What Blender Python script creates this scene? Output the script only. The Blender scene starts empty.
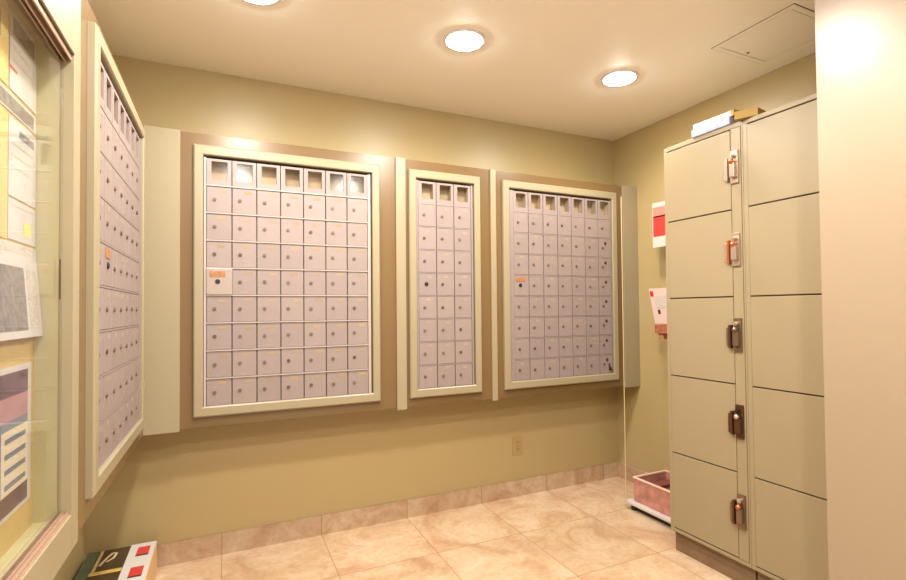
import bpy, bmesh, math, random
from mathutils import Vector, Matrix
random.seed(7)
S = bpy.context.scene
COL = S.collection
PI = math.pi

# ------------------------------------------------------------------ camera
f_px, yaw, pitch, roll = 501.8, math.radians(25.3882), math.radians(1.1927), math.radians(-0.5705)
Fv = Vector((math.sin(yaw)*math.cos(pitch), math.cos(yaw)*math.cos(pitch), math.sin(pitch)))
Rv = Vector((math.cos(yaw), -math.sin(yaw), 0)); Uv = Rv.cross(Fv)
R2 = Rv*math.cos(roll)+Uv*math.sin(roll); U2 = -Rv*math.sin(roll)+Uv*math.cos(roll)
cam_d = bpy.data.cameras.new('camera'); cam = bpy.data.objects.new('camera', cam_d); COL.objects.link(cam)
M = Matrix((R2, U2, -Fv)).transposed().to_4x4(); M.translation = Vector((-2.5641, -2.8338, 1.219))
cam.matrix_world = M
cam_d.sensor_width = 36; cam_d.sensor_fit = 'HORIZONTAL'; cam_d.lens = 36*f_px/906
cam_d.shift_x = -11.53/906; cam_d.shift_y = 8.6/906; cam_d.clip_start = .02
S.camera = cam

# ------------------------------------------------------------------ world, exposure
w = bpy.data.worlds.new('world'); S.world = w; w.use_nodes = True
w.node_tree.nodes['Background'].inputs[0].default_value = (1, .90, .78, 1)
w.node_tree.nodes['Background'].inputs[1].default_value = 1.3  # warm fill added from outside, stands in for an unseen lobby
S.view_settings.view_transform = 'Standard'; S.view_settings.look = 'None'
S.view_settings.gamma = 1; S.view_settings.use_curve_mapping = False
S.view_settings.exposure = 0.05
LAMP_COL = (1.0, .94, .85)
LAMP_W = 26.5
S.cycles.max_bounces = 12; S.cycles.diffuse_bounces = 8; S.cycles.glossy_bounces = 4
S.cycles.transparent_max_bounces = 16
S.cycles.sample_clamp_indirect = 6

# ------------------------------------------------------------------ materials
def srgb(r, g, b):
    def c(v):
        v /= 255
        return v/12.92 if v <= .04045 else ((v+.055)/1.055)**2.4
    return (c(r), c(g), c(b), 1)
def mat(name, col, rough=.5, metal=0, bump=0, bscale=200, vary=0, vscale=6, spec=.5, objvary=0, coat=0):
    m = bpy.data.materials.new(name); m.use_nodes = True
    n = m.node_tree.nodes; l = m.node_tree.links; b = n['Principled BSDF']
    b.inputs['Base Color'].default_value = col
    b.inputs['Roughness'].default_value = rough; b.inputs['Metallic'].default_value = metal
    b.inputs['Specular IOR Level'].default_value = spec
    b.inputs['Coat Weight'].default_value = coat; b.inputs['Coat Roughness'].default_value = .2
    tc = n.new('ShaderNodeTexCoord')
    if vary or objvary:
        hsv = n.new('ShaderNodeHueSaturation'); hsv.inputs['Color'].default_value = col
        val = None
        if vary:
            nz = n.new('ShaderNodeTexNoise'); nz.inputs['Scale'].default_value = vscale; nz.inputs['Detail'].default_value = 4
            l.new(tc.outputs['Object'], nz.inputs['Vector'])
            mr = n.new('ShaderNodeMapRange'); mr.inputs['From Min'].default_value = .3; mr.inputs['From Max'].default_value = .7
            mr.inputs['To Min'].default_value = 1-vary; mr.inputs['To Max'].default_value = 1+vary
            l.new(nz.outputs['Fac'], mr.inputs['Value']); val = mr.outputs[0]
        if objvary:
            oi = n.new('ShaderNodeObjectInfo'); mr = n.new('ShaderNodeMapRange')
            mr.inputs['To Min'].default_value = 1-objvary; mr.inputs['To Max'].default_value = 1+objvary
            l.new(oi.outputs['Random'], mr.inputs['Value'])
            if val is None: val = mr.outputs[0]
            else:
                mu = n.new('ShaderNodeMath'); mu.operation = 'MULTIPLY'
                l.new(val, mu.inputs[0]); l.new(mr.outputs[0], mu.inputs[1]); val = mu.outputs[0]
        l.new(val, hsv.inputs['Value']); l.new(hsv.outputs[0], b.inputs['Base Color'])
    if bump:
        nz = n.new('ShaderNodeTexNoise'); nz.inputs['Scale'].default_value = bscale; nz.inputs['Detail'].default_value = 3
        l.new(tc.outputs['Object'], nz.inputs['Vector'])
        bp = n.new('ShaderNodeBump'); bp.inputs['Strength'].default_value = bump; bp.inputs['Distance'].default_value = .002
        l.new(nz.outputs['Fac'], bp.inputs['Height']); l.new(bp.outputs[0], b.inputs['Normal'])
    return m
def glassy(name, tint=(1, 1, 1, 1), refl=.10, rough=.02, mx=.4):
    m = bpy.data.materials.new(name); m.use_nodes = True
    n = m.node_tree.nodes; l = m.node_tree.links; n.clear()
    o = n.new('ShaderNodeOutputMaterial'); mix = n.new('ShaderNodeMixShader')
    t = n.new('ShaderNodeBsdfTransparent'); t.inputs[0].default_value = tint
    g = n.new('ShaderNodeBsdfGlossy'); g.inputs['Roughness'].default_value = rough
    lw = n.new('ShaderNodeLayerWeight'); lw.inputs[0].default_value = .35
    mr = n.new('ShaderNodeMapRange'); mr.inputs['To Min'].default_value = refl; mr.inputs['To Max'].default_value = mx
    l.new(lw.outputs['Fresnel'], mr.inputs['Value']); l.new(mr.outputs[0], mix.inputs[0])
    l.new(t.outputs[0], mix.inputs[1]); l.new(g.outputs[0], mix.inputs[2]); l.new(mix.outputs[0], o.inputs[0])
    return m
def emis(name, col, s):
    m = bpy.data.materials.new(name); m.use_nodes = True
    b = m.node_tree.nodes['Principled BSDF']; b.inputs['Base Color'].default_value = (1, 1, 1, 1)
    b.inputs['Emission Color'].default_value = col; b.inputs['Emission Strength'].default_value = s
    return m

OLIVE = mat('olive_wall_paint', srgb(170, 151, 107), .38, bump=.12, bscale=260, spec=.4)
CEIL = mat('ceiling_paint', srgb(249, 247, 240), .45, bump=.08, bscale=200, spec=.35)
TAN = mat('tan_backing_board', srgb(110, 86, 54), .25, bump=.05, spec=.6)
CREAM = mat('cream_trim_paint', srgb(146, 134, 107), .36, bump=.05, bscale=90)
CREAMW = mat('cream_wall_paint', srgb(150, 133, 111), .33, bump=.05, bscale=120, spec=.6)
ALU = mat('mailbox_aluminium', srgb(140, 125, 121), .46, .1, objvary=.035, vary=.02, vscale=30)
ALULIT = mat('lit_rail', srgb(170, 156, 150), .4, .1)  # paler than the doors: light caught on the rail lips, painted in
ALUBRIGHT = mat('bright_door_metal', srgb(155, 140, 132), .35, .1)
LOCKM = mat('lock_metal', srgb(106, 86, 74), .4, .2, objvary=.3)
BLACK = mat('black', srgb(28, 20, 14), .5)
GAPSHADE = mat('gap_shade', srgb(78, 62, 44), .7)
TAG = mat('tag_paper', srgb(146, 128, 96), .6, objvary=.12)
BROWNTAG = mat('brown_label', srgb(150, 104, 66), .6, vary=.3, vscale=80)
CARD = mat('window_card', srgb(158, 138, 108), .7, objvary=.2)
GLASS = glassy('case_glass', (.985, .996, .985, 1), .03, mx=.30)
PANE = glassy('small_pane', (1, 1, 1, 1), .02, .12, .08)
ACRYL = glassy('clear_acrylic', (1, 1, 1, 1), .0, mx=.025)
CASEIN = mat('case_interior', srgb(186, 178, 140), .55)
CASEBACK = mat('case_back', srgb(200, 172, 112), .7, vary=.05, vscale=40)
TRACK = mat('track_metal', srgb(190, 160, 140), .3, .6)
TRACKD = mat('track_dark', srgb(70, 52, 36), .4, .3)
LOCKER = mat('locker_paint', srgb(144, 129, 101), .38, bump=.06, bscale=350)
SEAMSHADE = mat('seam_shade', srgb(92, 72, 40), .7)  # dark tone painted in for shade in door gaps and hatch joints
TOE = mat('toe_kick_tile', srgb(116, 92, 68), .5, vary=.12, vscale=14)
STEEL = mat('latch_steel', srgb(200, 180, 165), .25, .8)
GREYM = mat('latch_grey', srgb(128, 108, 88), .3, .7)
BRONZE = mat('latch_bronze', srgb(92, 62, 44), .35, .6)
COPPER = mat('latch_copper', srgb(196, 112, 64), .3, .7)
WHITE = mat('white_plastic', srgb(196, 190, 185), .35)
PAPER = mat('white_paper', srgb(201, 195, 193), .7)
IVORY = mat('outlet_ivory', srgb(166, 142, 92), .4)
LAMPM = emis('lamp_diffuser', (1, .96, .88, 1), 190.0)

def tile_mat(name, grout=True, val=.84):
    m = bpy.data.materials.new(name); m.use_nodes = True
    n = m.node_tree.nodes; l = m.node_tree.links; b = n['Principled BSDF']
    tc = n.new('ShaderNodeTexCoord')
    P = .488
    def math_(op, a, bb=None):
        q = n.new('ShaderNodeMath'); q.operation = op
        for i, v in enumerate((a, bb)):
            if v is None: continue
            if isinstance(v, (int, float)): q.inputs[i].default_value = v
            else: l.new(v, q.inputs[i])
        return q.outputs[0]
    sp = n.new('ShaderNodeSeparateXYZ'); l.new(tc.outputs['Object'], sp.inputs[0])
    cx = math_('DIVIDE', math_('ADD', sp.outputs[0], 2.585+4*P), P)
    cy = math_('DIVIDE', math_('ADD', sp.outputs[1], .965+10*P), P)
    fx = math_('FLOOR', cx); fy = math_('FLOOR', cy)
    cb = n.new('ShaderNodeCombineXYZ'); l.new(fx, cb.inputs[0]); l.new(fy, cb.inputs[1])
    wn = n.new('ShaderNodeTexWhiteNoise'); wn.noise_dimensions = '3D'; l.new(cb.outputs[0], wn.inputs['Vector'])
    off = n.new('ShaderNodeVectorMath'); off.operation = 'MULTIPLY_ADD'
    l.new(wn.outputs['Color'], off.inputs[0]); off.inputs[1].default_value = (9, 9, 9); l.new(tc.outputs['Object'], off.inputs[2])
    n1 = n.new('ShaderNodeTexNoise'); n1.inputs['Scale'].default_value = 3.2; n1.inputs['Detail'].default_value = 9
    n1.inputs['Roughness'].default_value = .68; n1.inputs['Distortion'].default_value = 1.4; l.new(off.outputs[0], n1.inputs['Vector'])
    n2 = n.new('ShaderNodeTexNoise'); n2.inputs['Scale'].default_value = 42; n2.inputs['Detail'].default_value = 6; l.new(off.outputs[0], n2.inputs['Vector'])
    r = n.new('ShaderNodeValToRGB'); e = r.color_ramp.elements
    e[0].position = .34; e[0].color = srgb(178, 140, 108); e[1].position = .66; e[1].color = srgb(208, 184, 156)
    k = e.new(.5); k.color = srgb(196, 166, 134)
    l.new(n1.outputs['Fac'], r.inputs[0])
    mx = n.new('ShaderNodeMix'); mx.data_type = 'RGBA'; mx.blend_type = 'MULTIPLY'; mx.inputs[0].default_value = .22
    r2 = n.new('ShaderNodeValToRGB'); r2.color_ramp.elements[0].position = .34; r2.color_ramp.elements[0].color = (.55, .45, .34, 1)
    r2.color_ramp.elements[1].position = .55; r2.color_ramp.elements[1].color = (1, 1, 1, 1)
    l.new(n2.outputs['Fac'], r2.inputs[0]); l.new(r.outputs[0], mx.inputs[6]); l.new(r2.outputs[0], mx.inputs[7])
    hv = n.new('ShaderNodeHueSaturation'); l.new(mx.outputs[2], hv.inputs['Color'])
    l.new(math_('ADD', math_('MULTIPLY', wn.outputs['Value'], .10), val), hv.inputs['Value'])
    out = hv.outputs[0]
    def edge(c):
        fr = math_('FRACT', c); return math_('MINIMUM', fr, math_('SUBTRACT', 1.0, fr))
    g = math_('LESS_THAN', math_('MINIMUM', edge(cx), edge(cy)), .0042) if grout else math_('LESS_THAN', edge(cx), .0042)
    mg = n.new('ShaderNodeMix'); mg.data_type = 'RGBA'; l.new(g, mg.inputs[0]); l.new(out, mg.inputs[6]); mg.inputs[7].default_value = srgb(146, 112, 74)
    l.new(mg.outputs[2], b.inputs['Base Color'])
    b.inputs['Roughness'].default_value = .38; b.inputs['Specular IOR Level'].default_value = .4
    bp = n.new('ShaderNodeBump'); bp.inputs['Strength'].default_value = .12; bp.inputs['Distance'].default_value = .002
    l.new(n2.outputs['Fac'], bp.inputs['Height']); l.new(bp.outputs[0], b.inputs['Normal'])
    return m
FLOOR = tile_mat('travertine_floor'); BASE = tile_mat('travertine_base', False, .70)

# ------------------------------------------------------------------ mesh helpers
def box(bm, x0, x1, y0, y1, z0, z1):
    vs = [bm.verts.new((x, y, z)) for x in (x0, x1) for y in (y0, y1) for z in (z0, z1)]
    for q in ((0, 1, 3, 2), (4, 6, 7, 5), (0, 4, 5, 1), (2, 3, 7, 6), (0, 2, 6, 4), (1, 5, 7, 3)):
        bm.faces.new([vs[i] for i in q])
def bevel(bm, w=.002, seg=2):
    bmesh.ops.bevel(bm, geom=bm.edges[:], offset=w, segments=seg, affect='EDGES', profile=.6, clamp_overlap=True)
def cyl(bm, c, r, h, axis='y', seg=20, r2=None):
    m = Matrix.Translation(c)
    if axis == 'y': m = m @ Matrix.Rotation(PI/2, 4, 'X')
    if axis == 'x': m = m @ Matrix.Rotation(PI/2, 4, 'Y')
    bmesh.ops.create_cone(bm, cap_ends=True, segments=seg, radius1=r, radius2=r if r2 is None else r2, depth=h, matrix=m)
def mesh(name, bm, m, bev=0, smooth=False):
    if bev: bevel(bm, bev)
    bmesh.ops.recalc_face_normals(bm, faces=bm.faces[:])
    me = bpy.data.meshes.new(name); bm.to_mesh(me); bm.free(); me.materials.append(m)
    if smooth:
        for p in me.polygons: p.use_smooth = True
        me.set_sharp_from_angle(angle=math.radians(40))
    return me
def link(name, me, parent=None, loc=(0, 0, 0), rot=(0, 0, 0)):
    o = bpy.data.objects.new(name, me); COL.objects.link(o); o.location = loc; o.rotation_euler = rot
    if parent: o.parent = parent
    return o
def obj(name, bm, m, parent=None, bev=0, smooth=False, loc=(0, 0, 0)):
    return link(name, mesh(name, bm, m, bev, smooth), parent, loc)
def boxes(*bs):
    bm = bmesh.new()
    for b in bs: box(bm, *b)
    return bm
def struct(name, bm, m, bev=0):
    o = obj(name, bm, m, None, bev); o['kind'] = 'structure'; return o
def tag(o, label, cat, group=None):
    o['label'] = label; o['category'] = cat
    if group: o['group'] = group
    return o
def thing(name, label, cat, loc=(0, 0, 0), rz=0, group=None):
    o = bpy.data.objects.new(name, None); COL.objects.link(o); o.location = loc; o.rotation_euler = (0, 0, rz)
    o.empty_display_size = .05
    return tag(o, label, cat, group)

# ------------------------------------------------------------------ room shell
H = 2.44; XL = -3.14; YB = -4.3
struct('floor', boxes((XL-.1, .1, YB-.1, .1, -.1, 0)), FLOOR)
struct('ceiling', boxes((XL-.1, .1, YB-.1, .1, H, H+.1)), CEIL)
struct('wall_back', boxes((XL-.1, .1, 0, .1, 0, H)), OLIVE)
struct('wall_right', boxes((0, .1, -1.84, 0, 0, H)), OLIVE)
struct('wall_left', boxes((XL-.1, XL, YB, 0, 0, H)), OLIVE)
struct('wall_near_right', boxes((-.78, .1, YB, -1.8385, 0, H)), CREAMW)
struct('wall_front', boxes((XL, -2.95, YB-.1, YB, 0, H), (-.95, -.78, YB-.1, YB, 0, H), (-2.95, -.95, YB-.1, YB, 2.2, H)), CREAMW)   # unseen opening added to let the world fill light in
struct('baseboard_back', boxes((XL, 0, -.012, 0, 0, .105)), BASE)
struct('baseboard_right', boxes((-.012, 0, -.97, -.012, 0, .105)), BASE)
struct('baseboard_left', boxes((XL, XL+.012, -4.2, -.012, 0, .105)), BASE)

# built-in backing boxes for the mailbox banks (board with openings), then cream battens
ZB, ZT = .688, 2.047
OZ0, OZ1 = .772, 1.950                      # openings
PITCH = .1085; W7 = .876; W3 = .4394
BANKX = [(-2.702, W7), (-1.6608, W3), (-1.068, W7)]
def board(x0, x1, ops, yf, yb):
    bs = [(x0, x1, yf, yb, ZB, OZ0), (x0, x1, yf, yb, OZ1, ZT)]
    xs = [x0]
    for a, b in ops: xs += [a, b]
    xs.append(x1)
    for i in range(0, len(xs), 2): bs.append((xs[i], xs[i+1], yf, yb, OZ0, OZ1))
    return boxes(*bs)
YF = -.218
struct('trim_1', board(-2.896, 0, [(a+.03, a+w_-.03) for a, w_ in BANKX], YF, 0), TAN)
LY0, LY1 = -1.2236, -.3494
def board_left():
    xf = -2.896
    bs = [(XL, xf, -1.345, 0, ZB-.013, OZ0), (XL, xf, -1.345, 0, OZ1, ZT)]
    bs += [(XL, xf, -1.345, LY0+.03, OZ0, OZ1), (XL, xf, LY1-.03, 0, OZ0, OZ1)]
    return boxes(*bs)
struct('trim_2', board_left(), TAN)
YS = -.230
for i, (a, b) in enumerate([(-2.8958, -2.755), (-1.734, -1.679), (-1.150, -1.115), (-.130, 0)]):
    struct('trim_%d' % (i+3), boxes((a, b, YS, YF, .678, 2.049)), CREAM, .0015)

# ------------------------------------------------------------------ mailbox banks
ROW = .1284; Z0 = .7815; NR = 9
def cell_z(r): return 1.936 - ROW*(r+1)       # bottom of row r (0 = top)
# shared meshes, local origin = cell's lower left corner; x right, y into wall, z up
def door_mesh():
    bm = boxes((.0022, PITCH-.0022, .0125, .022, .004, ROW-.004)); bevel(bm, .0015)
    return mesh('mailbox_door', bm, ALU)
def big_door_mesh():
    bm = boxes((.001, PITCH+.0015, .003, .022, .003, ROW-.003)); bevel(bm, .003)
    return mesh('mailbox_door', bm, ALUBRIGHT)
def lock_mesh(m, r=.0068, x=.035, yf=.0085, yb=.0125):
    bm = bmesh.new(); z = ROW*.5
    cyl(bm, (x, yb-.001, z), r*1.25, .0015); cyl(bm, (x, (yf+yb)/2, z), r, yb-yf)
    box(bm, x-.0012, x+.0012, yf-.0006, yf+.002, z-.005, z+.004)
    return mesh('lock', bm, m, 0, True)
def tag_mesh(m, x0=.052, x1=.086, z0=.098, z1=.112, y=.0118):
    return mesh('name_tag', boxes((x0, x1, y, .0126, z0, z1)), m)
def window_mesh():
    a, b, c, d = .022, PITCH-.018, .028, ROW-.014
    bm = bmesh.new()
    for q in ((.002, a, .003, ROW-.003), (b, PITCH-.002, .003, ROW-.003), (a, b, .003, c), (a, b, d, ROW-.003)):
        box(bm, q[0], q[1], .0125, .022, q[2], q[3])
    return mesh('mail_window', bm, ALU)
def pocket_mesh():                          # the lined pocket behind a window, open to the front
    a, b, c, d = .019, PITCH-.015, .025, ROW-.011; y0, y1 = .022, .062; t = .001
    return mesh('window_pocket', boxes((a, b, y1, y1+t, c, d), (a, a+t, y0, y1, c, d), (b-t, b, y0, y1, c, d), (a, b, y0, y1, c, c+t), (a, b, y0, y1, d-t, d)), CARD)
DM = door_mesh(); BDM = big_door_mesh(); LM = lock_mesh(LOCKM); LMB = lock_mesh(BLACK, .009, .048, .000, .004)
LMC = lock_mesh(BLACK, .009, .046)
TM = tag_mesh(TAG); TMF = tag_mesh(mat('faint_tag', srgb(150, 132, 116), .5, objvary=.08), .050, .075, .100, .114)
BTM = tag_mesh(BROWNTAG, .014, .080, .084, .112, .0022)
WM = window_mesh(); PM = pocket_mesh()
PN = mesh('window_pane', boxes((.021, PITCH-.017, .0195, .021, .027, ROW-.013)), PANE)
XD = lock_mesh(BRONZE, .0075, .052)
def frame_mesh(W, z0, z1, bw, hb, yf, yb):
    prof = [(0, yb), (0, yf+.006), (.006, yf), (bw-.004, yf), (bw, yf+.004), (bw, yb+.012)]
    bm = bmesh.new(); rings = []
    for cx_, cz_, sx, sz in ((0, z0, 1, 1), (W, z0, -1, 1), (W, z1, -1, -1), (0, z1, 1, -1)):
        rings.append([bm.verts.new((cx_+sx*p, y, cz_+sz*p*hb/bw)) for p, y in prof])
    for i in range(4):
        A, B = rings[i], rings[(i+1) % 4]
        for k in range(len(prof)-1): bm.faces.new((A[k], A[k+1], B[k+1], B[k]))
        bm.faces.new((A[-1], A[0], B[0], B[-1]))
    return bm
def bank(label, cols, W, margin, loc, rz, special=None, faint=False, hidebig=False):
    t = thing('mailbox_bank', label, 'mailboxes', loc, rz)
    obj('frame', frame_mesh(W, .7353, 1.9917, .041, .0465, 0, .022), CREAM, t)
    a, b = margin, margin+cols*PITCH
    zb, zt = cell_z(NR-1), 1.936
    # cabinet: body behind with recess shade painted in, face grid of rails in front
    cab = boxes((.0305, W-.0305, .075, .20, OZ0+.0005, OZ1-.0005), (.0305, W-.0305, .0225, .075, OZ0+.0005, zt-.145))
    obj('cabinet', cab, GAPSHADE, t)
    fr = bmesh.new()
    b2 = max(b+.001, W-.041-.008)
    box(fr, .0435, a, .010, .022, zb-.0035, zt+.0005); box(fr, b, b2, .010, .022, zb-.0035, zt+.0005)
    box(fr, a, b, .010, .022, zb-.0035, zb+.003)
    for r in range(1, NR): z = zt-ROW*r; box(fr, a, b, 0.0080 if not faint else .0115, .022, z-.0028, z+.0028)
    obj('rail_grid', fr, ALULIT if not faint else ALU, t)
    for c in range(cols):
        x = a+c*PITCH
        wn = link('mail_window', WM, t, (x, 0, cell_z(0)))
        link('window_pocket', PM, wn); link('window_pane', PN, wn)
        for r in range(1, NR):
            sp = special and (r, c) == special[:2]
            if sp and special[2] == 'big':
                d = link('mailbox_door', BDM, t, (x, 0, cell_z(r))); d['label'] = 'brighter replacement door with brown label'
                link('lock', LMB, d); link('name_tag', BTM, d)
            else:
                d = link('mailbox_door', DM, t, (x, 0, cell_z(r)))
                link('lock', LMC if sp else LM, d, (random.uniform(-.001, .001), 0, random.uniform(-.002, .002)))
                if sp and special[2] == 'label': link('name_tag', BTM, d, (0, .0085, .004))
                elif hidebig and c == cols-1:
                    if r > 1: link('keyhole_cover', XD, d, (.006, 0, .030))
                else: link('name_tag', TMF if faint else TM, d, (random.uniform(-.008, .006), 0, random.uniform(-.003, .003)))
    return t
yw = -.240
bank('large framed mailbox bank left of centre on back wall, one brighter door', 7, W7, .0530, (BANKX[0][0], yw, 0), 0, (4, 0, 'big'))
bank('narrow framed mailbox bank three doors wide, middle of back wall', 3, W3, .0545, (BANKX[1][0], yw, 0), 0, (4, 0, 'lock'), True)
b3 = bank('large framed mailbox bank on back wall nearest the lockers', 7, W7, .0715, (BANKX[2][0], yw, 0), 0, (4, 0, 'label'), True, True)
br = boxes((.795, .800, .004, .0125, .805, .850), (.795, .822, .004, .0125, .805, .812), (.808, .813, .004, .0125, .812, .826))
obj('bracket', br, BRONZE, b3)
bank('framed mailbox bank on left wall beside the glass notice case', 7, W7, .0530, (-2.874, LY0, 0), PI/2, (4, 1, 'label'), True)

# ------------------------------------------------------------------ glass notice case on left wall
cx0 = -2.884
CY1, CY0 = -1.345, -2.75
case = thing('display_case', 'cream framed glass notice case with sliding doors on left wall', 'display case', (cx0, -2.0, .675))
def W(bm_boxes, o):                          # world boxes -> local to o
    l = o.location
    return boxes(*[(a-l.x, b-l.x, c-l.y, d-l.y, e-l.z, g-l.z) for a, b, c, d, e, g in bm_boxes])
JY = -1.398
GX = -2.912; BX = -2.955
obj('case_frame', W([(GX, cx0, JY, CY1-.0005, .675, 2.049), (GX, cx0, CY0, CY0+.06, .675, 2.049),
                     (GX, cx0, CY0+.06, JY, 1.822, 2.049), (GX, cx0, CY0+.06, JY, .675, .757)], case), CREAM, case, .0015)
obj('case_body', W([(XL+.001, BX-.002, CY0, CY1-.0005, .675, 2.049), (BX-.002, GX, JY, CY1-.0005, .675, 2.049), (BX-.002, GX, CY0, CY0+.06, .675, 2.049),
                    (BX-.002, GX, CY0+.06, JY, 1.875, 2.049), (BX-.002, GX, CY0+.06, JY, .675, .750)], case), CASEIN, case)
obj('back_panel', W([(BX-.002, BX, CY0+.06, JY, .750, 1.875)], case), CASEBACK, case)
obj('top_track', W([(-2.912, -2.909, CY0+.06, JY, 1.800, 1.8218), (-2.903, -2.900, CY0+.06, JY, 1.800, 1.8218), (-2.893, -2.890, CY0+.06, JY, 1.806, 1.8218), (-2.912, -2.890, CY0+.06, JY, 1.8185, 1.8218)], case), TRACK, case)
obj('bottom_track', W([(-2.912, -2.909, CY0+.06, JY, .7572, .766), (-2.903, -2.900, CY0+.06, JY, .7572, .765), (-2.893, -2.890, CY0+.06, JY, .7572, .765), (-2.912, -2.888, CY0+.06, JY, .7572, .7595)], case), TRACK, case)
gd = obj('glass_door', W([(-2.908, -2.904, -2.10, JY-.002, .7600, 1.8180)], case), GLASS, case)
obj('door_pull', W([(-2.904, -2.9025, -1.425, -1.419, 1.25, 1.34)], case), TRACKD, gd)
obj('glass_door', W([(-2.899, -2.894, CY0+.061, -2.05, .7600, 1.8180)], case), GLASS, case)

# papers pinned in the case; drawn blocks of colour are their own printed patches
def paper(name, label, cat, y0, y1, z0, z1, m, prints=(), x=-2.9545, tilt=0, group=None):
    t = thing(name, label, cat, (x, (y0+y1)/2, z1), 0, group)
    w2, h = (y1-y0)/2, z1-z0
    obj('sheet', boxes((0, .0012, -w2, w2, -h, 0)), m, t)
    for i, (a, b, c, d, mm) in enumerate(prints):  # a..b across (0 left=near), c..d down
        obj('print', boxes((.0012, .0016, -w2+2*w2*a, -w2+2*w2*b, -h*d, -h*c)), mm, t)
    t.rotation_euler = (0, tilt, 0)
    return t
GREYP = mat('grey_print', srgb(128, 120, 118), .7, vary=.35, vscale=60)
LINEP = mat('text_print', srgb(196, 186, 178), .7, vary=.25, vscale=180)
ORANGE = mat('peach_paper', srgb(238, 186, 120), .7)
PURPLE = mat('purple_print', srgb(92, 66, 84), .5, vary=.3, vscale=30)
PINKP = mat('pink_print', srgb(176, 128, 138), .5, vary=.15, vscale=20)
BLUEP = mat('blue_print', srgb(62, 104, 156), .5, vary=.15, vscale=20)
SLATE = mat('slate_print', srgb(112, 122, 142), .5)
REDP = mat('red_print', srgb(186, 53, 46), .45, vary=.1, vscale=40)
paper('notice', 'white notice sheet with grey top band, highest in the glass case', 'paper', -1.555, -1.401, 1.668, 1.83, PAPER,
      ((.1, .9, .06, .28, GREYP), (.1, .75, .4, .46, LINEP), (.1, .8, .55, .6, LINEP), (.0, .25, .70, .74, REDP)))
paper('notice', 'yellow notice sheet near the top left edge of the photo', 'paper', -1.75, -1.565, 1.668, 1.83, mat('yellow_paper', srgb(228, 200, 130), .7),
      ((.2, .8, .2, .5, GREYP),))
paper('notice', 'white notice with grey patterned picture below the top sheets', 'paper', -1.75, -1.401, 1.622, 1.660, PAPER, ((.05, .95, .15, .9, GREYP),))
paper('notice', 'white page with small dark slanted heading under the picture strip', 'paper', -1.557, -1.401, 1.455, 1.615, PAPER,
      ((.35, .9, .1, .2, GREYP), (.1, .9, .3, .33, LINEP), (.1, .9, .45, .48, LINEP), (.1, .8, .6, .63, LINEP)))
paper('notice', 'peach sheet at the far left beside the white pages', 'paper', -1.75, -1.562, 1.366, 1.615, ORANGE, ((.2, .8, .3, .33, REDP),))
paper('notice', 'white page with small yellow sticker, just above the newspaper', 'paper', -1.557, -1.401, 1.368, 1.450, PAPER,
      ((.55, .8, .45, .8, mat('yellow_sticker', srgb(232, 216, 110), .6)), (.1, .9, .1, .16, LINEP)))
paper('newspaper_page', 'newspaper page with grey photograph hanging in the glass case', 'newspaper', -1.80, -1.401, 1.168, 1.362, PAPER,
      ((.05, .95, .02, .1, LINEP), (.3, .78, .25, .92, GREYP), (.82, .97, .25, .9, LINEP)), x=-2.9540, tilt=-.075)
paper('poster', 'poster in white border with purple, pink and blue blocks, lowest in case', 'poster', -1.85, -1.420, .815, 1.112, PAPER,
      ((.04, .95, .04, .20, PURPLE), (.04, .95, .20, .36, PINKP), (.04, .62, .36, .84, BLUEP), (.62, .95, .36, .42, SLATE),
       (.62, .95, .42, .84, mat('poster_cream', srgb(222, 208, 186), .6)), (.04, .95, .84, .97, PURPLE)))
pp = [o for o in COL.objects if o.get('category') == 'poster'][0]
for q in (.47, .57, .67, .77):
    h = .297; w2 = .215
    obj('stripe', boxes((.0016, .0019, -w2+2*w2*.66, -w2+2*w2*.92, -h*(q+.035), -h*q)), SLATE, pp)

# ------------------------------------------------------------------ lockers
LX = -.5496
def locker(label, y1, y0, latches):
    t = thing('locker', label, 'locker', (LX, (y0+y1)/2, 0))
    Z0_, Z1_ = .105, 2.023
    gz = [.125, .4965, .879, 1.262, 1.645, 2.000]
    dy1, dy0 = y1-.0225, y1-.372              # door from far side to hasp strip
    obj('body', W([(LX+.012, -.001, y0, y1, Z0_, Z1_), (LX, LX+.012, y0, y1, Z0_, gz[0]-.003), (LX, LX+.012, y0, y1, gz[-1]+.003, Z1_),
                   (LX, LX+.012, dy1+.002, y1, gz[0]-.003, gz[-1]+.003), (LX, LX+.012, y0, dy0-.050, gz[0]-.003, gz[-1]+.003)], t), LOCKER, t, .0015)
    obj('shadow_gap', W([(LX+.008, LX+.0115, dy0-.050, dy1+.002, gz[0]-.003, gz[-1]+.003)], t), SEAMSHADE, t)
    obj('toe_kick', W([(-.522, -.001, y0+.002, y1-.006, 0, Z0_)], t), TOE, t)
    obj('hasp_strip', W([(LX-.001, LX+.0079, dy0-.048, dy0-.002, gz[0]-.001, gz[-1]+.001)], t), LOCKER, t, .001)
    for i in range(5):
        d = obj('locker_door', W([(LX-.0025, LX+.0079, dy0, dy1, gz[i]+.0025, gz[i+1]-.0035)], t), LOCKER, t, .0015)
        if latches: latch(t, latches[i], dy0, (.335, .722, 1.098, 1.470, 1.832)[i], i)
    return t
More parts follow.
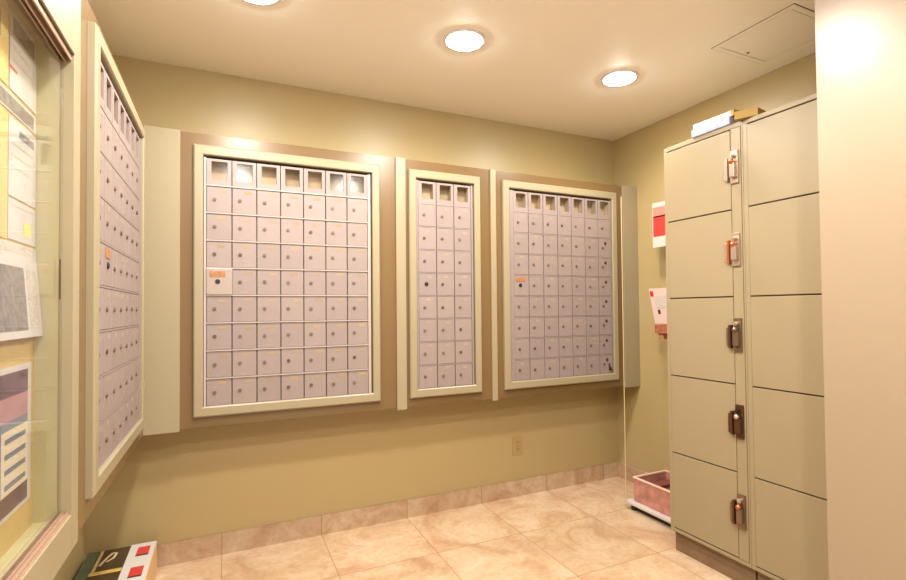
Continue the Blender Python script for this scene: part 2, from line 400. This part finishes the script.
def latch(t, kind, yd, z, i):
    base, tab, knob, lab = kind
    y = yd-.021
    L = obj('latch', W([(LX-.010, LX-.0011, y-.019, y+.017, z-.075, z+.070)], t), base, t, .0015); L['label'] = lab
    bm = bmesh.new(); l = t.location
    cyl(bm, (LX-.016-l.x, y-l.y, z+.046-l.z), .010, .012, 'x'); cyl(bm, (LX-.022-l.x, y-l.y, z+.046-l.z), .005, .012, 'x')
    obj('rivet', bm, STEEL if base is not BRONZE else BLACK, L, 0, True)
    obj('lock_body', W([(LX-.028, LX-.010, y-.015, y+.011, z-.050, z+.012)], t), base, L, .003)
    bm = bmesh.new(); bmesh.ops.create_uvsphere(bm, u_segments=16, v_segments=10, radius=.0115, matrix=Matrix.Translation((LX-.026-l.x, y-l.y, z+.020-l.z)))
    obj('lock_knob', bm, knob, L, 0, True)
    obj('door_tab', W([(LX-.022, LX-.0026, yd+.003, yd+.014, z-.062, z+.040)], t), tab, L, .002)
    obj('tab_edge', W([(LX-.020, LX-.0026, yd+.014, yd+.024, z-.056, z+.028)], t), STEEL if i in (4, 3) else base, L, .002)
LT = [(GREYM, BRONZE, COPPER, 'copper and grey latch'), (BRONZE, BRONZE, STEEL, 'dark bronze latch'), (GREYM, BRONZE, GREYM, 'brownish grey latch'),
      (STEEL, COPPER, COPPER, 'steel latch with copper knob'), (STEEL, STEEL, COPPER, 'bright steel latch with copper knob')]
locker('tall cream five-door locker column, farther one, five metal latches beside its doors', -.9756, -1.4055, LT)
locker('tall cream five-door locker column, nearer one, partly behind the wall end', -1.4065, -1.8370, None)

# parcels on the lockers
pk = thing('parcel', 'pale blue and white flat parcel lying on the farther locker', 'parcel', (-.46, -1.16, 2.0235))
obj('wrapper', W([(-.556, -.36, -1.352, -1.150, 2.0235, 2.060)], pk), mat('blue_white_wrap', srgb(150, 160, 186), .35, vary=.25, vscale=18), pk, .004)
pk.rotation_euler = (0, 0, 0)
p2 = thing('carton', 'white long carton with kraft end on top of the pale parcel', 'box', (-.46, -1.25, 2.0605))
obj('carton_body', W([(-.545, -.46, -1.350, -1.150, 2.0605, 2.088)], p2), WHITE, p2, .003)
KRAFT = mat('kraft_card', srgb(164, 134, 62), .6)
obj('carton_end', W([(-.547, -.46, -1.366, -1.3505, 2.0605, 2.088)], p2), KRAFT, p2, .002)
obj('purple_edge', W([(-.546, -.5451, -1.345, -1.24, 2.0608, 2.067)], p2), mat('mauve_edge', srgb(150, 126, 140), .5), p2)
kb = bmesh.new()
ky = [(-1.405, -1.500)]
pts = [(-.585, -1.395), (-.47, -1.378), (-.45, -1.455), (-.545, -1.475)]
v0 = [kb.verts.new((x+.5, y+1.45, 0)) for x, y in pts]; v1 = [kb.verts.new((x+.5, y+1.45, .034)) for x, y in pts]
kb.faces.new(v0[::-1]); kb.faces.new(v1)
for i in range(4): kb.faces.new((v0[i], v0[(i+1) % 4], v1[(i+1) % 4], v1[i]))
k = thing('carton', 'small kraft carton overhanging the seam between the two lockers', 'box', (-.5, -1.45, 2.0235))
obj('carton_body', kb, KRAFT, k, .002)
obj('lid_flap', boxes((-.045, .04, -.005, .05, .0345, .037)), KRAFT, k)

# ------------------------------------------------------------------ clear leaflet stand by the right wall
st = thing('leaflet_stand', 'clear acrylic leaflet stand with white base beside the lockers', 'stand', (-.2, -.71, 0))
obj('base', W([(-.375, -.03, -.95, -.473, .036, .052)], st), WHITE, st, .003)
for x in (-.34, -.07):
    for y in (-.51, -.91):
        bm = bmesh.new(); cyl(bm, (x+.2, y+.71, .018), .018, .0355, 'z'); obj('foot', bm, BLACK, st, 0, True)
obj('foot_rail', W([(-.345, -.325, -.92, -.54, .004, .035)], st), BLACK, st)
obj('end_panel', W([(-.374, -.06, -.479, -.475, .0522, 1.90)], st), ACRYL, st)
obj('polished_edge', W([(-.3765, -.3742, -.479, -.475, .0522, 1.90)], st), mat('acrylic_edge', srgb(206, 186, 138), .3), st)
obj('back_panel', W([(-.064, -.06, -.948, -.480, .0522, 1.90)], st), ACRYL, st)
RB = mat('translucent_red', srgb(176, 122, 110), .25, vary=.3, vscale=14)
bn = thing('bin', 'pinkish red open bin of leaflets on the white stand base', 'bin', (-.2, -.71, .0525))
obj('bin_wall', W([(-.340, -.336, -.90, -.509, .0535, .188), (-.08, -.076, -.90, -.509, .0535, .188), (-.336, -.08, -.513, -.509, .0535, .188), (-.336, -.08, -.90, -.896, .0535, .188), (-.336, -.08, -.896, -.513, .0535, .056)], bn), RB, bn)
obj('rim', W([(-.345, -.334, -.905, -.504, .188, .198), (-.082, -.071, -.905, -.504, .188, .198), (-.334, -.082, -.515, -.504, .188, .198), (-.334, -.082, -.905, -.894, .188, .198)], bn), mat('bin_rim', srgb(226, 190, 172), .3), bn, .002)
for i, (a, b, zz, m_, lb) in enumerate([(-.60, -.53, .150, mat('brown_leaflets', srgb(120, 62, 52), .6), 'dark red leaflets standing at the far end of the bin'),
                                 (-.72, -.61, .135, mat('green_leaflets', srgb(78, 72, 44), .6), 'dark green leaflets in the middle of the bin'),
                                 (-.88, -.73, .14, mat('pink_leaflets', srgb(206, 120, 106), .6), 'pink leaflets at the locker end of the bin')]):
    tag(obj('leaflet_bundle', boxes((-.12, .11, (a-b)/2, (b-a)/2, 0, zz-.0565)), m_, None, .002, loc=(-.205, (a+b)/2, .0565)), lb, 'leaflets', 'leaflets in the bin')
# red card and leaflet pocket
def stand_card(name, label, cat, x, y0, y1, z0, z1, m, extra, rx=0):
    t = thing(name, label, cat, (x, (y0+y1)/2, z0)); hw = (y1-y0)/2
    obj('card', boxes((0, .003, -hw, hw, 0, z1-z0)), m, t)
    for nm, a, b, c, d, mm in extra: obj(nm, boxes((-.0015, -.0001, -hw+2*hw*a, -hw+2*hw*b, (z1-z0)*c, (z1-z0)*d)), mm, t)
    t.rotation_euler = (0, rx, 0); return t
LB = mat('pink_head', srgb(214, 120, 106), .5)
stand_card('price_card', 'red card with white ends held high on the leaflet stand', 'sign', -.13, -.70, -.488, 1.594, 1.872, mat('card_white', srgb(192, 182, 172), .5),
           [('red_panel', .04, .97, .24, .70, REDP), ('pink_panel', .06, .97, .70, .90, LB), ('brown_line', .06, .95, .67, .70, mat('card_line', srgb(176, 96, 74), .5))])
stand_card('leaflet', 'pale lilac leaflet leaning out of the middle of the stand', 'leaflet', -.115, -.70, -.480, 1.115, 1.340, mat('lilac_paper', srgb(214, 190, 184), .6),
           [('dark_corner', .86, .98, .78, .93, REDP), ('spot', .72, .80, .28, .40, BLACK), ('print', .1, .84, .45, .8, LINEP)], -.22)
ho = thing('leaflet_holder', 'brown leaflet holder below the lilac leaflet on the stand', 'holder', (-.10, -.59, 1.055))
obj('pocket', boxes((-.045, .03, -.11, .085, .0, .055)), mat('brown_holder', srgb(150, 88, 60), .5, vary=.4, vscale=40), ho, .004)
obj('hook', boxes((-.03, .03, .03, .07, -.035, -.001)), mat('holder_hook', srgb(170, 120, 80), .5), ho, .004)
obj('stem', W([(-.066, -.0645, -.61, -.55, 1.36, 1.59)], ho), mat('stem_grey', srgb(196, 178, 150), .4), ho)

# ------------------------------------------------------------------ outlet, hatch
ou = thing('wall_outlet', 'ivory duplex power outlet low on the back wall', 'outlet', (-.848, 0, .327))
obj('plate', boxes((-.038, .038, -.006, -.0003, -.062, .062)), IVORY, ou, .002)
for z in (-.022, .022):
    r = obj('receptacle', boxes((-.016, .016, -.0085, -.0061, z-.015, z+.015)), IVORY, ou, .002)
    obj('slot', boxes((-.008, -.005, -.0092, -.0086, z-.004, z+.007), (.005, .008, -.0092, -.0086, z-.004, z+.006), (-.002, .002, -.0092, -.0086, z-.011, z-.007)), BLACK, r)
bm = bmesh.new(); cyl(bm, (0, -.007, 0), .003, .002); obj('screw', bm, LOCKM, ou)
ha = thing('ceiling_hatch', 'square access hatch in the ceiling above the lockers', 'hatch', (-.30, -1.41, H))
def sq(r1, r2, z0, z1): return [(-r1, r1, -r1, -r2, z0, z1), (-r1, r1, r2, r1, z0, z1), (-r1, -r2, -r2, r2, z0, z1), (r2, r1, -r2, r2, z0, z1)]
obj('hatch_frame', boxes(*sq(.190, .1662, -.004, -.0003)), CEIL, ha, .001)
obj('hatch_door', boxes((-.163, .163, -.163, .163, -.0035, -.0003)), CEIL, ha, .001)
obj('shadow_line', boxes(*sq(.1658, .1632, -.0020, -.0003), *sq(.1935, .1902, -.0015, -.0003)), SEAMSHADE, ha)
bm = bmesh.new(); cyl(bm, (0, .143, -.0045), .007, .002, 'z'); obj('key_lock', bm, LOCKM, ha)

# ------------------------------------------------------------------ floor carton
fb = thing('storage_carton', 'dark printed carton with white red-marked edge strip on floor in left corner', 'box', (-2.99, -.28, 0))
obj('carton_body', W([(-3.120, -2.858, -.50, -.070, 0, .146)], fb), mat('tan_carton', srgb(206, 170, 118), .6), fb, .002)
def prnt(name, x0, x1, y0, y1, m, z=.1465, h=.0008): return obj(name, W([(x0, x1, y0, y1, z, z+h)], fb), m, fb)
DK = mat('dark_cover', srgb(62, 48, 30), .35, vary=.35, vscale=14); GR = mat('green_cover', srgb(72, 86, 66), .35, vary=.25, vscale=22)
prnt('cover', -3.118, -2.958, -.498, -.072, DK)
prnt('green_band', -3.117, -3.075, -.497, -.073, GR, .1474)
prnt('yellow_band', -3.073, -2.959, -.315, -.285, mat('yellow_band', srgb(186, 156, 80), .4, vary=.2, vscale=50), .1474)
prnt('cream_line', -3.070, -3.058, -.284, -.075, mat('cream_line', srgb(176, 152, 104), .5, vary=.3, vscale=40), .1474)
prnt('white_strip', -2.957, -2.859, -.498, -.071, WHITE, .1466, .004)
prnt('red_square', -2.925, -2.877, -.195, -.115, REDP, .1508)
prnt('dark_edge', -2.925, -2.877, -.208, -.196, BRONZE, .1508)
prnt('red_square', -2.925, -2.877, -.395, -.315, REDP, .1508)
prnt('dark_edge', -2.925, -2.877, -.408, -.396, BRONZE, .1508)
bm = bmesh.new()                              # pale looping line printed on the dark cover
pts = [(-3.05, -.23), (-3.035, -.16), (-3.02, -.115), (-3.005, -.125), (-3.01, -.17), (-3.03, -.20)]
for (xa, ya), (xb_, yb_) in zip(pts, pts[1:]):
    d = Vector((xb_-xa, yb_-ya)); nrm = Vector((-d.y, d.x)).normalized()*.005
    q = [(xa+nrm.x, ya+nrm.y), (xa-nrm.x, ya-nrm.y), (xb_-nrm.x, yb_-nrm.y), (xb_+nrm.x, yb_+nrm.y)]
    lo = [bm.verts.new((x+2.99, y+.28, .1474)) for x, y in q]; hi = [bm.verts.new((x+2.99, y+.28, .1480)) for x, y in q]
    bm.faces.new(hi); bm.faces.new(lo[::-1])
    for i in range(4): bm.faces.new((lo[i], lo[(i+1) % 4], hi[(i+1) % 4], hi[i]))
obj('pale_line', bm, mat('pale_line', srgb(196, 176, 136), .5), fb)

# ------------------------------------------------------------------ downlights
def ring_mesh():
    bm = bmesh.new(); n = 40; rs = [(.100, -.0003), (.098, -.005), (.084, -.006), (.078, -.0003)]
    R_ = [[bm.verts.new((r*math.cos(2*PI*i/n), r*math.sin(2*PI*i/n), z)) for i in range(n)] for r, z in rs]
    for a in range(3):
        for i in range(n): bm.faces.new((R_[a][i], R_[a][(i+1) % n], R_[a+1][(i+1) % n], R_[a+1][i]))
    return mesh('trim_ring', bm, WHITE, 0, True)
def dome_mesh():
    bm = bmesh.new(); n = 40; R_ = []
    for k_ in range(6):
        a = k_/6*PI/2; R_.append([bm.verts.new((.0778*math.cos(a)*math.cos(2*PI*i/n), .0778*math.cos(a)*math.sin(2*PI*i/n), -.0004-.017*math.sin(a))) for i in range(n)])
    c = bm.verts.new((0, 0, -.0174))
    for a in range(5):
        for i in range(n): bm.faces.new((R_[a][i], R_[a][(i+1) % n], R_[a+1][(i+1) % n], R_[a+1][i]))
    for i in range(n): bm.faces.new((R_[5][i], R_[5][(i+1) % n], c))
    return mesh('diffuser', bm, LAMPM, 0, True)
RM, DOM = ring_mesh(), dome_mesh()
LL = {(0, 0): 'round recessed ceiling light at the top left edge of photo',
      (1, 0): 'round recessed ceiling light above the narrow mailbox bank, middle of three',
      (2, 0): 'round recessed ceiling light nearest the back right corner'}
for j, y in enumerate((-.80, -1.56, -2.5, -3.4)):
    for i, x in enumerate((-2.465, -1.586, -.672)):
        if j and i == 2:
            continue
        if j and i == 1: x = -1.50
        lab = LL.get((i, j), 'round recessed ceiling light in the part of room nearer the entrance')
        t = thing('ceiling_light', lab, 'ceiling light', (x, y, H), 0, 'recessed ceiling lights')
        link('trim_ring', RM, t); link('diffuser', DOM, t)
        ld = bpy.data.lights.new('downlight', 'SPOT'); ld.energy = LAMP_W; ld.color = LAMP_COL
        ld.shadow_soft_size = .05; ld.spot_size = math.radians(170); ld.spot_blend = .65
        lo = bpy.data.objects.new('downlight', ld); COL.objects.link(lo); lo.parent = t; lo.location = (0, 0, -.065)
